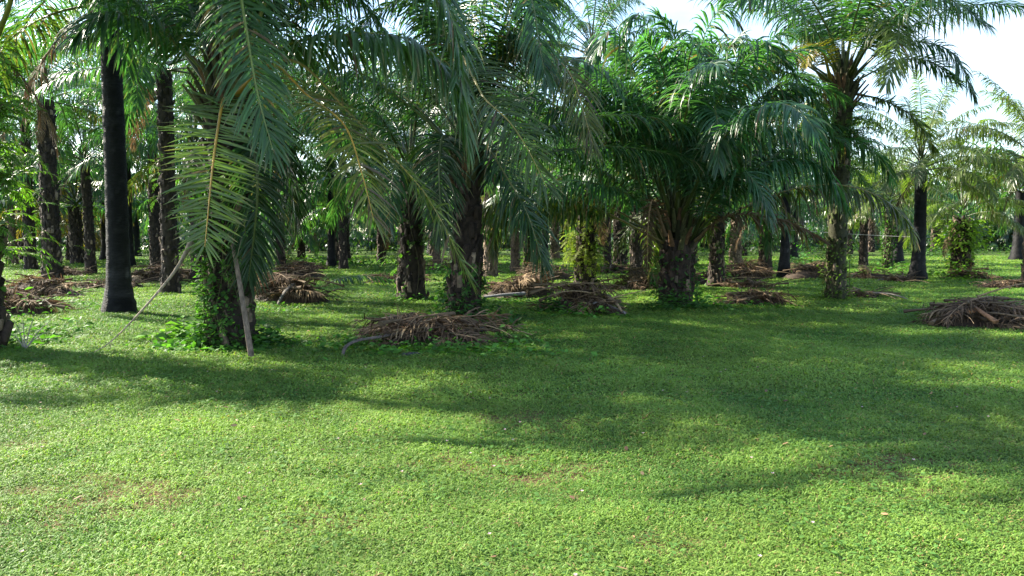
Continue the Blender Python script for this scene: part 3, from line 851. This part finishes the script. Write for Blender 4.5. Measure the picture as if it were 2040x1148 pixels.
MID = [
    (238, 622, 6.4, 0.23, 'smooth', "tall black smooth-trunked palm with bulging foot left of the nearest palm", dict(n=32, sc=1.1)),
    (105, 556, 6.6, 0.29, 'boots', "dark rough-trunked palm widening under its crown near the left edge", dict(fern=14, fcol=(.06, .14, .03), n=23, sc=0.86)),
    (181, 545, 4.6, 0.2, 'boots', "slim palm between the rough left palm and the tall black trunk", dict(fern=10, fcol=(.06, .14, .03), n=23, sc=0.82, lean=(-.1, 0))),
    (262, 530, 5.6, 0.16, 'smooth', "thin black trunk showing just right of the tall black palm", dict(n=23, sc=0.77)),
    (340, 584, 6.2, 0.22, 'boots', "dark palm with pale leaf stubs at its foot behind the leaning bare stick", dict(fern=12, fcol=(.06, .14, .03), n=23, sc=0.90)),
    (396, 562, 4.4, 0.24, 'boots', "dark palm half hidden behind the nearest palm", dict(fern=10, fcol=(.06, .14, .03), n=23, sc=0.86)),
    (685, 537, 4.4, 0.19, 'boots', "slender brown-trunked palm beyond the lit pile of fronds", dict(fern=8, fcol=(.06, .14, .03), n=23, sc=0.82)),
    (820, 599, 2.9, 0.29, 'boots', "stout palm with grey stubby trunk left of the dark-trunked palm", dict(fern=16, fcol=(.06, .14, .03), sc=0.86, vine=120, e_lo=20)),
    (977, 553, 4.3, 0.24, 'pale', "pale shaggy-trunked palm right of the dark-trunked palm", dict(sc=0.60)),
    (1027, 541, 3.9, 0.2, 'pale', "thin reddish palm trunk second right of the dark-trunked palm", dict(sc=0.7)),
    (1052, 549, 3.6, 0.19, 'moss', "palm with green creeper up its thin trunk", dict(sc=0.75, vine=350)),
    (1087, 541, 4, 0.15, 'smooth', "very thin dark straight trunk left of the yellow ferny palm", dict(sc=0.7)),
    (1166, 573, 3.1, 0.28, 'boots', "short palm whose trunk is covered in yellow-green ferns", dict(sc=0.72, vine=500, fern=110, vcol=(.14, .18, .03))),
    (1268, 556, 3.4, 0.22, 'boots', "dark palm just left of the vase-shaped palm", dict(fern=10, fcol=(.06, .14, .03), sc=0.8)),
    (1425, 572, 3.0, 0.22, 'boots', "palm with ragged trunk just right of the vase-shaped palm", dict(fern=12, fcol=(.06, .14, .03), sc=0.8, vine=120)),
    (1523, 546, 2.9, 0.25, 'boots', "stubby palm with flaring petioles left of the grey pole trunk", dict(fern=10, fcol=(.06, .14, .03), sc=0.75, e_lo=5)),
    (1561, 555, 4.2, 0.18, 'smooth', "smooth blue-grey palm trunk between vase-shaped and slender palms", dict(sc=0.75)),
    (1827, 558, 3.9, 0.23, 'smooth', "palm with swollen black trunk and full crown against the sky", dict(lib='pale', n=28, sc=.66)),
    (1768, 536, 3.1, 0.2, 'moss', "palm with leafy green creeper up to its crown behind the wire", dict(lib='pale', sc=0.62, vine=700)),
    (1720, 532, 2.8, 0.2, 'boots', "lower pale palm left of the creeper-covered palm", dict(lib='pale', sc=0.6)),
    (1912, 552, 2.3, 0.32, 'boots', "broad low palm with leafy bushes growing out of its trunk", dict(bush=520, lib='pale', sc=0.6, vine=900, vcol=(.16, .25, .04))),
    (2052, 562, 3.9, 0.24, 'pale', "palm at the right edge with high crown over open grass", dict(lib='pale', n=30, sc=0.74)),
    (62, 536, 7.2, .24, 'boots', "tall palm behind the rough left palm", dict(sc=1.1, n=27)),
    (312, 538, 7.4, .24, 'boots', "tall palm whose trunk stands behind the dark palm with pale stubs", dict(sc=1.1, n=27)),
    (560, 530, 7.4, .22, 'boots', "tall palm rising behind the sunlit heap", dict(sc=1.1, n=27)),
    (1176, 546, 8.9, .2, 'boots', "very tall palm whose crown tops the gap left of the vase-shaped palm", dict(sc=.95, n=27, e_lo=-5)),
    (28, 526, 5.4, 0.2, 'pale', "sunlit brown trunk far back at the left edge", dict(n=23, sc=0.82)),
    (600, 516, 1.6, 0.24, 'boots', "low young palm with arching fronds in a sunny gap", dict(sc=.8, e_lo=8)),
    (660, 530, 6.6, 0.19, 'smooth', "dark thin trunk just left of the slender brown palm", dict(n=27, sc=1.1)),
    (760, 524, 7.0, 0.22, 'boots', "far palm behind the grey stubby trunk", dict(n=27, sc=1.1)),
    (1380, 528, 3, 0.2, 'boots', "far palm behind the vase-shaped palm", dict(sc=0.75)),
    (1210, 530, 3.6, 0.2, 'boots', "far palm right of the yellow ferny palm", dict(sc=0.8)),
    (870, 530, 7.2, 0.2, 'pale', "far pale palm seen beside the dark trunk", dict(n=27, sc=1.1)),
    (140, 520, 2.6, 0.22, 'boots', "far low palm with yellow-orange fronds at left", dict(lib="yellow", sc=.95, e_lo=0)),
    (480, 528, 7.2, 0.24, 'boots', "far palm hidden behind the nearest palm", dict(n=27, sc=1.15)),
]
for i, (px, py, H, rb, st, lab, kw) in enumerate(MID):
    mid_palm(px, py, H, rb, st, lab, 300 + i, **kw)

# palm E: left edge of the picture, ferns on its trunk
rE, bE, rgE = mid_palm(-60, 700, 4.5, .36, 'boots', "oil palm cut off by the left edge with bright ferns on its trunk", 77, n=14, sc=.85, e_lo=34, vine=60, ban=(180, 340))
mb = MB()
for k in range(60):
    a = R(rgE.uniform(-130, 50)); o = np.array([math.cos(a), math.sin(a), 0])
    fern_clump(mb, bE + o * .4 + np.array([0, 0, rgE.uniform(1.3, 4.3)]), o, 3, .75, rgE, col=(.10, .20, .032), droop=1.8, nl=26)
mb.build("fern", M_WEED, rE, off=bE)

mb = MB()
frond(mb, spline([at(-75, 250, 10.7), at(-30, 130, 10.5), at(12, 30, 10.3), at(45, -60, 10.1), at(120, -130, 9.9), at(220, -110, 9.7)]), nl=60, pet=.6, r=rgE, r0=.075, rach=(.18, .18, .04), col=GREEN * .8)
mb.build("frond", M_LEAF, rE, off=bE)

# ------------------------------------------------------------------ far rows: trunk and crown only
CROWNS = []
for k in range(5):
    r = np.random.default_rng(500 + k)
    mb = MB()
    for (az, e, b, l, a) in crown_spec(26, r, 84, 5, 4.7):
        pts = arc((math.cos(az) * .2, math.sin(az) * .2, .7 * (1 - a)), az, e, b, l, n=14, side=r.normal(0, .2))
        frond(mb, pts, nl=30, K=2, V=False, hw=.05, droop=2.0, r=r, col=GREEN * r.uniform(.8, 1.5), tube_n=3, yel=.25, r0=.05, roll=r.normal(0, .3), twist=r.normal(0, .6))
    CROWNS.append(mb.mesh("crown", M_LEAF))
TRUNKS = []
for k, st in enumerate(['boots', 'pale', 'smooth', 'boots']):
    r = np.random.default_rng(600 + k)
    TRUNKS.append(trunk((0, 0, 0), (r.normal(0, .1), 0, 3.0 + .5 * k), .30, .26, st, r).mesh("trunk", M_BLACK if st == 'smooth' else M_BARK))
r = np.random.default_rng(44)
nf = 0
for row in range(5):
    d = 44 + row * 7.8
    for x in np.arange(-.74 * d, .74 * d, 7.6):
        x += (row % 2) * 4.5 + r.normal(0, .8); y = d + r.normal(0, .9)
        k = int(r.integers(0, 4))
        if x / y > .34 and r.random() < .45:
            continue
        e = empty("far_oil_palm", (x, y, gz(x, y)), "small far oil palm among the back rows of the plantation", "palm tree", "far rows of oil palms")
        s = r.uniform(.85, 1.2)
        link("trunk", TRUNKS[k], e, None, 0, s)
        link("crown", CROWNS[int(r.integers(0, 5))], e, (0, 0, (3.0 + .5 * k) * s - .1), r.uniform(0, 6.28), s)
        nf += 1
print("far palms", nf)

# the wood behind: one mass
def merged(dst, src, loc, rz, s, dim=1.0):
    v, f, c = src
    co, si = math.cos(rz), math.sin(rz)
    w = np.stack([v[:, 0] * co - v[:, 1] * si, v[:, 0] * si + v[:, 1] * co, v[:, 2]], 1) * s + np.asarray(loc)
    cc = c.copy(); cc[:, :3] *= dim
    dst.add(w, f, cc)


LOW = []
for k in range(6):
    r = np.random.default_rng(700 + k)
    mb = MB()
    hh = [3.6, 4.2, 5.0, .3, .5, 3.0][k]
    tube(mb, [(0, 0, -.1), (0, 0, hh)], [.3, .26], (.05, .035, .025, 0), n=6)
    for (az, e, b, l, a) in crown_spec(20, r, 84, 8 if hh > 1 else 25, 4.6 if hh > 1 else 3.6):
        pts = arc((0, 0, hh + .6 * (1 - a)), az, e, b, l, n=9)
        frond(mb, pts, nl=13, K=2, V=False, hw=.10, lmax=.9, droop=2.0, r=r, col=GREEN * r.uniform(.8, 1.3), tube_n=3, yel=.3)
    LOW.append(mb.arrays())
wood = MB()
r = np.random.default_rng(45)
for row in range(9):
    d = 84 + row * 9
    for x in np.arange(-.8 * d, .8 * d, 7.5):
        if row in (0, 2, 4, 5, 6, 7):
            for q in range(3):
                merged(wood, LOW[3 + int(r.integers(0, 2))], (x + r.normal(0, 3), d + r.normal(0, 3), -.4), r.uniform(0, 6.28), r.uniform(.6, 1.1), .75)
        merged(wood, LOW[int(r.integers(0, 6))], (x + r.normal(0, 2), d + r.normal(0, 2), 0), r.uniform(0, 6.28), r.uniform(.9, 1.25))
tag(wood.build("far_wood", M_LEAF), "distant mass of oil palms closing the view between the trunks", "wood", kind="stuff")

# scrub under the far rows
scrub = MB()
r = np.random.default_rng(46)
for k in range(130):
    y = r.uniform(54, 84); x = r.uniform(-.75, .75) * y
    if r.random() < .4 and x / y < .3 and y < 64: continue
    n = 90
    P = np.stack([x + r.normal(0, .8, n), y + r.normal(0, .8, n), np.abs(r.normal(0, .45, n)) + .02], 1)
    D = r.normal(0, 1, (n, 3)); D[:, 2] = np.abs(D[:, 2]) * .7
    c = np.ones((n, 4)); c[:, :3] = np.array([.045, .095, .025]) * r.uniform(.5, 1.6, (n, 1)); c[:, 3] = .35
    L = r.uniform(.12, .32, n)
    leaves(scrub, P, D, L, L * .3, c, r, droop=2.0)
tag(scrub.build("undergrowth", M_WEED), "low leafy scrub under the far palm rows", "undergrowth", kind="stuff")

# ------------------------------------------------------------------ piles of cut fronds
DEAD = []
for k in range(9):
    r = np.random.default_rng(800 + k)
    mb = MB()
    L = r.uniform(1.1, 2.0)
    pts = arc((-L * .5, 0, .02), 0, R(r.uniform(6, 16)), R(r.uniform(18, 34)), L, p=1.0, side=r.normal(0, .5), n=20)
    col = BROWN * r.uniform(.7, 1.2) if k % 3 else TAN * r.uniform(.55, .95)
    frond(mb, pts, nl=60, pet=.16, lmax=.42, hw=.010, droop=r.uniform(1.5, 3.5), mess=[8, 25, 14][k % 3], K=4, V=False, r=r, col=col, rach=(.20, .14, .085), r0=.035, yel=0, dead=.25, trans=.15, tipc=TAN, jit=.4, miss=.2, ang=.66)
    DEAD.append(mb.mesh("dead_frond", M_DEAD))
GREY = np.array([.17, .145, .125])


def pile(px, py, w, dpt, h, n, label, seed, rz=0.0, butts=2, sc=1.0):
    r = np.random.default_rng(seed)
    c = ground_at(px, py)
    root = empty("frond_pile", tuple(c), label, "frond pile", "piles of dead fronds on the grass")
    mb = MB()                                                 # matted litter in the middle
    nu, nv = 22, 8
    th = np.linspace(0, 2 * np.pi, nu, endpoint=False); q = np.linspace(0, 1, nv)
    Q, TH = np.meshgrid(q, th, indexing='ij')
    wob = 1 + .18 * np.sin(3 * TH + r.uniform(0, 6)) + r.normal(0, .05, Q.shape)
    X = np.cos(TH) * Q * w * .40 * wob; Y = np.sin(TH) * Q * dpt * .40 * wob
    Z = h * .62 * (1 - Q ** 1.8) * (1 + r.normal(0, .10, Q.shape)) - .02
    co, si = math.cos(rz), math.sin(rz)
    v = np.stack([X * co - Y * si, X * si + Y * co, Z], -1).reshape(-1, 3)
    i = np.arange(nv - 1)[:, None] * nu; j = np.arange(nu)[None]
    f = np.stack([i + j, i + (j + 1) % nu, i + nu + (j + 1) % nu, i + nu + j], -1).reshape(-1, 4)
    mb.add(v, f, (*(BROWN * .38), 0))
    mb.build("litter", M_BARK, root)
    n = int(n * 1.5); w *= .9
    for k in range(n):
        a = r.uniform(0, 6.28); q = math.sqrt(r.random()) * .85
        x, y = math.cos(a) * q * w * .36, math.sin(a) * q * dpt * .4
        z = h * (1 - q ** 2) * r.uniform(.35, .95)
        o = link("dead_frond", DEAD[int(r.integers(0, 9))], root, (x * co - y * si, x * si + y * co, z), rz + r.normal(0, .8) + (math.pi if r.random() < .5 else 0), sc * r.uniform(.65, 1.1) * min(1, w / 1.8))
        o.rotation_euler[0] = r.normal(0, .35); o.rotation_euler[1] = r.normal(0, .10)
    mb = MB()                                                 # bare broken stalks and twigs lying through it
    for k in range(int(n * 1.0)):
        a = r.uniform(0, 6.28); q = r.random() ** .6
        L = r.uniform(.4, 1.3)
        x, y = math.cos(a) * q * w * .36, math.sin(a) * q * dpt * .4
        az = r.uniform(0, 6.28) if r.random() < .5 else rz + r.normal(0, .6)
        pts = arc((x * co - y * si, x * si + y * co, h * (1 - q ** 2) * r.uniform(.4, 1.0)), az, R(r.uniform(-12, 28)), R(r.uniform(5, 50)), L, n=7)
        pts[:, 2] = np.maximum(pts[:, 2], .02)
        tube(mb, pts, np.linspace(.018, .006, 7), (*((TAN if r.random() < .4 else BROWN) * r.uniform(.5, 1.1)), 0), n=4, cap=False)
    mb.build("broken_stalks", M_WOOD, root)
    for k in range(butts):                                    # broad grey butts of the petioles
        mb = MB()
        L = r.uniform(.6, 1.1)
        pts = arc((0, 0, 0), 0, R(r.uniform(-5, 25)), R(r.uniform(10, 45)), L, n=12)
        cc = (GREY if r.random() < .7 else TAN) * r.uniform(.7, 1.3)
        tube(mb, pts, np.linspace(.065, .025, 12), (*cc * .8, 0), n=8, flat=.4)
        a = r.uniform(0, 6.28)
        o = mb.build("petiole_butt", M_WOOD, root)
        o.location = (math.cos(a) * w * .25, math.sin(a) * dpt * .25, h * r.uniform(.3, .7)); o.rotation_euler = (0, r.uniform(-.1, .25), r.uniform(0, 6.28))
    return root, c, r


PILES = [
    (850, 686, 2.4, 1.3, .38, 17, "dark pile of dead fronds in front of the dark-trunked palm", 1, .1, 0),
    (1160, 626, 2.0, 1.2, .62, 15, "tall heap of brown fronds with grey butts right of the dark-trunked palm", 2, -.3, 3),
    (1035, 590, 2.4, 1.2, .65, 14, "rounded heap of rusty fronds behind the dark-trunked palm", 3, .2, 2),
    (575, 602, 2.5, 1.3, .75, 16, "sunlit heap of pinkish dead fronds right of the nearest palm", 4, -.1, 4),
    (1950, 648, 2.1, 1.2, .58, 17, "heap of straw-brown fronds on open grass at the right edge", 5, .15, 0),
    (75, 588, 3.2, 1.4, .55, 14, "long brown heap of fronds left of the tall black palm", 6, .0, 2),
    (40, 630, 1.9, 1.2, .5, 11, "dark heap of fronds by the fern-covered left edge palm", 7, .1, 1),
    (1290, 577, 2.3, 1.2, .6, 12, "pale reddish heap of fronds left of the vase-shaped palm", 8, -.2, 2),
    (1500, 605, 2.0, 1.0, .30, 10, "low dark heap of fronds between vase-shaped and slender palms", 9, .1, 0),
    (1490, 556, 2.9, 1.2, .6, 10, "rounded brown heap of fronds behind the low dark heap", 10, .0, 1),
    (1500, 574, 2.6, .8, .18, 7, "flat spread of grey fronds between two brown heaps", 11, .1, 0),
    (1612, 557, 2.8, 1.2, .55, 10, "brown heap of fronds beside the blue-grey trunk", 12, .0, 1),
    (2000, 574, 2.6, 1.0, .22, 9, "flat scatter of pale fronds on sunny grass at the right", 13, .1, 1),
    (1722, 592, 1.4, .7, .22, 6, "small heap of grey fronds right of the slender mossy palm", 14, .0, 2),
    (1790, 562, 1.9, .9, .25, 6, "pale low heap of fronds left of the swollen black trunk", 15, .2, 1),
    (320, 562, 3.4, 1.3, .65, 12, "twiggy heap of fronds behind the dark palm with pale stubs", 16, .0, 2),
    (230, 572, 3.0, 1.0, .3, 7, "low dark line of fronds behind the tall black palm", 17, .1, 1),
    (130, 548, 2.8, 1.0, .3, 7, "low heap of fronds right of the rough left palm", 18, .0, 1),
    (800, 562, 3.6, 1.0, .3, 9, "long flat heap of fronds behind the grey stubby trunk", 19, .0, 1),
    (590, 552, 2.6, 1.0, .4, 7, "grey heap of fronds behind the sunlit pinkish heap", 20, .0, 1),
    (1090, 560, 3.2, 1.1, .55, 9, "brown heap of fronds left of the yellow ferny palm", 22, .0, 1),
    (960, 545, 2.2, 1.0, .45, 7, "far rusty heap of fronds at the foot of the pale shaggy palm", 23, .0, 1),
    (1400, 566, 2.6, 1.0, .6, 8, "heap of dark fronds right behind the vase-shaped palm", 24, .0, 1),
    (1740, 556, 2.6, 1.0, .35, 7, "far scatter of reddish fronds left of the pale low heap", 25, .0, 1),
    (600, 538, 3.4, 1.2, .5, 7, "far straw heap of fronds in the sunny gap", 26, .0, 0),
    (1630, 540, 3.0, 1.2, .5, 7, "far grey heap of fronds behind the slender mossy palm", 27, .0, 0),
    (880, 540, 3.0, 1.0, .5, 7, "far brown heap of fronds left of the dark trunk", 28, .0, 0),
    (1220, 546, 3.0, 1.0, .5, 7, "far heap of fronds right of the yellow ferny palm", 29, .0, 0),
    (1920, 555, 2.8, 1.0, .35, 7, "heap of grey fronds at the foot of the broad low palm", 30, .0, 0),
]
for a in PILES:
    px, py, w, dp, h, n, lab, sd, rz, bt = a
    pile(px, py, w, dp, h, n, lab, sd, rz, bt)

# the curled butt and dark log lying by the front pile, a green fallen frond, the orange sheath on the right heap
def stick(name, cps, r0, r1, col, label, cat, flat=.6, n=26, mat=None):
    mb = MB()
    pts = spline(cps, n)
    tube(mb, pts, np.interp(np.linspace(0, 1, n), [0, 1], [r0, r1]), (*col, 0), n=8, flat=flat)
    o = mb.build(name, mat or M_WOOD, None, off=pts[0])
    o.location = tuple(pts[0])
    return tag(o, label, cat)


stick("cut_petiole", [at(681, 712, 10.15), at(690, 690, 10.2), at(715, 678, 10.4), at(752, 672, 10.7), at(800, 662, 11.0)], .028, .042, (.11, .09, .08), "curled grey petiole lying at the left end of the front pile", "petiole")
stick("cut_petiole", [at(744, 640, 14.2), at(775, 634, 14.3), at(815, 630, 14.5)], .05, .07, (.025, .02, .018), "black petiole lying behind the front pile", "petiole")
stick("cut_petiole", [at(790, 714, 10.2), at(812, 706, 10.2), at(840, 706, 10.3)], .06, .045, (.075, .075, .08), "short grey-blue petiole stub in front of the front pile", "petiole")
stick("cut_petiole", [at(900, 668, 12.1), at(930, 658, 12.1), at(968, 656, 12.2)], .05, .07, (.07, .07, .08), "grey-blue petiole at the right end of the front pile", "petiole")
stick("cut_petiole", [at(965, 592, 19.6), at(1000, 588, 19.6), at(1045, 585, 19.8)], .05, .08, (.15, .15, .16), "pale grey petiole in front of the rusty heap", "petiole")
stick("cut_petiole", [at(1118, 586, 15.9), at(1128, 610, 15.6), at(1136, 634, 15.3)], .02, .055, (.24, .20, .19), "pale petiole standing against the tall brown heap", "petiole")
stick("cut_petiole", [at(1168, 594, 15.9), at(1205, 606, 15.5), at(1246, 624, 15.0)], .06, .03, (.20, .17, .17), "grey petiole lying down the tall brown heap", "petiole")
stick("cut_petiole", [at(1925, 600, 13.9), at(1955, 622, 13.4), at(1985, 642, 13.1)], .03, .06, (.26, .13, .065), "orange-brown petiole lying across the right edge heap", "petiole")
stick("cut_petiole", [at(1912, 606, 13.9), at(1920, 612, 13.7), at(1935, 622, 13.5)], .10, .09, (.36, .17, .08), "broad orange sheath on top of the right edge heap", "petiole", flat=.3)
stick("dry_stick", [at(456, 456, 10.75), at(468, 510, 10.62), at(485, 610, 10.4), at(501, 712, 10.18)], .026, .044, (.17, .125, .092), "flat brown petiole leaning against the nearest palm", "stick", flat=.4)
# bare curved rachis leaning against palm A with a few withered leaflets left on it
mb = MB()
pts = spline([at(382, 482, 10.75), at(345, 545, 10.6), at(270, 632, 10.45), at(215, 685, 10.3), at(163, 713, 10.16)], 40)
frond(mb, pts, nl=26, pet=.3, lmax=.22, hw=.004, droop=9, K=3, V=False, r=np.random.default_rng(3), col=TAN * .8, rach=(.34, .27, .20), r0=.05, yel=0, trans=.1, miss=.4)
o = mb.build("bare_rachis", M_WOOD, None, off=pts[-1]); o.location = tuple(pts[-1])
tag(o, "long thin curved bare rachis leaning on the nearest palm's left side", "stick")
# fallen green frond
mb = MB()
pts = spline([at(650, 566, 24.6), at(690, 552, 24.8), at(735, 550, 25.0), at(790, 560, 25.2)], 30)
frond(mb, pts, nl=60, pet=.1, lmax=.6, hw=.02, droop=2.0, K=3, V=False, r=np.random.default_rng(4), col=GREEN * 1.1, rach=(.2, .2, .06))
o = mb.build("fallen_frond", M_LEAF, None, off=pts[0]); o.location = tuple(pts[0])
tag(o, "still green frond lying on the grass left of the grey stubby trunk", "fallen frond")
# dry skeleton of a weed at the left
mb = MB()
b0 = ground_at(50, 700)
for (ex, ey) in [(28, 640), (45, 632), (70, 626), (112, 630), (100, 660), (20, 665)]:
    e_ = at(ex, ey, b0[1] + random.uniform(-.3, .3))
    tube(mb, spline([b0, (b0 + e_) / 2 + np.array([0, 0, .05]), e_], 8), np.linspace(.010, .003, 8), (.30, .28, .24, 0), n=4)
o = mb.build("dry_weed", M_WOOD, None, off=b0); o.location = tuple(b0)
tag(o, "bare pale stems of a dead plant near the left edge", "dead plant")
# wire in the right background
mb = MB()
tube(mb, spline([at(1523, 455, 32.8), at(1720, 468, 32.0), at(1912, 476, 30.2)], 24), .009, (.4, .4, .4, 0), n=5)
o = mb.build("wire", M_WIRE, None); tag(o, "thin pale wire strung between far trunks at the right", "wire")

# ------------------------------------------------------------------ weeds round trunks and piles
weeds = MB()
r = np.random.default_rng(90)


def weed(px, py, n, sx, sy, h, size, col=(.07, .17, .03)):
    c = ground_at(px, py)
    x = c[0] + r.normal(0, sx, n); y = c[1] + r.normal(0, sy, n)
    P = np.stack([x, y, gz(x, y) + np.abs(r.normal(0, h * .5, n)) * np.exp(-((x - c[0]) / sx) ** 2 * .3)], 1)
    a = r.uniform(0, 6.28, n)
    D = np.stack([np.cos(a), np.sin(a), r.uniform(-.2, .9, n)], 1)
    cc = np.ones((n, 4)); cc[:, :3] = np.array(col) * r.uniform(.5, 1.6, (n, 1)); cc[:, 3] = .38
    L = size * r.uniform(.5, 1.4, n)
    leaves(weeds, P, D, L, L * r.uniform(.22, .4, n), cc, r, droop=3)


for w_ in [(395, 672, 420, .35, .25, .30, .15, (.12, .24, .05)), (462, 690, 700, .5, .28, .32, .12), (520, 688, 300, .25, .25, .3, .12, (.05, .12, .03)), (430, 700, 300, .5, .2, .15, .1),
           (920, 640, 500, .4, .3, .5, .11, (.045, .11, .03)), (985, 648, 260, .35, .3, .3, .11, (.045, .11, .03)), (760, 690, 300, .5, .3, .18, .09), (700, 698, 200, .35, .25, .2, .09),
           (860, 706, 420, .7, .25, .16, .09), (960, 690, 320, .6, .3, .2, .09), (1030, 706, 200, .5, .2, .12, .08), (1100, 628, 260, .2, .25, .35, .1, (.04, .10, .03)),
           (1160, 636, 260, .5, .2, .25, .1), (1345, 616, 560, .5, .3, .35, .11, (.05, .12, .03)), (1390, 606, 200, .3, .3, .45, .11), (1664, 598, 260, .35, .25, .18, .07, (.1, .16, .03)),
           (820, 600, 200, .4, .25, .2, .1), (1858, 640, 160, .18, .2, .35, .11, (.12, .22, .04)), (1490, 612, 260, .7, .3, .14, .09), (1715, 592, 160, .4, .2, .25, .1, (.12, .2, .04)),
           (30, 670, 360, .5, .6, .5, .1), (20, 690, 240, .5, .3, .3, .1), (90, 610, 240, 1.0, .4, .2, .1), (530, 620, 160, .8, .2, .15, .09), (1030, 604, 240, .8, .3, .15, .1),
           (1600, 538, 200, .4, .4, 1.3, .2, (.05, .14, .03)), (1250, 546, 240, 1.2, .8, .5, .2), (700, 528, 320, 2.0, 1.2, .4, .25), (600, 528, 300, 1.6, 1.0, .5, .25, (.1, .2, .04)), (1790, 545, 160, 1.0, .5, .4, .18),
           (1892, 556, 240, .6, .4, .6, .18, (.12, .22, .04)), (450, 520, 160, 1.2, 1, .5, .25), (860, 546, 220, 1.2, .8, .4, .18), (1430, 560, 160, .4, .4, .7, .15)]:
    weed(*w_)
tag(weeds.build("weeds", M_WEED), "leafy weeds round the palm feet and dead frond piles", "weeds", kind="stuff")
print("objects", len(bpy.data.objects))
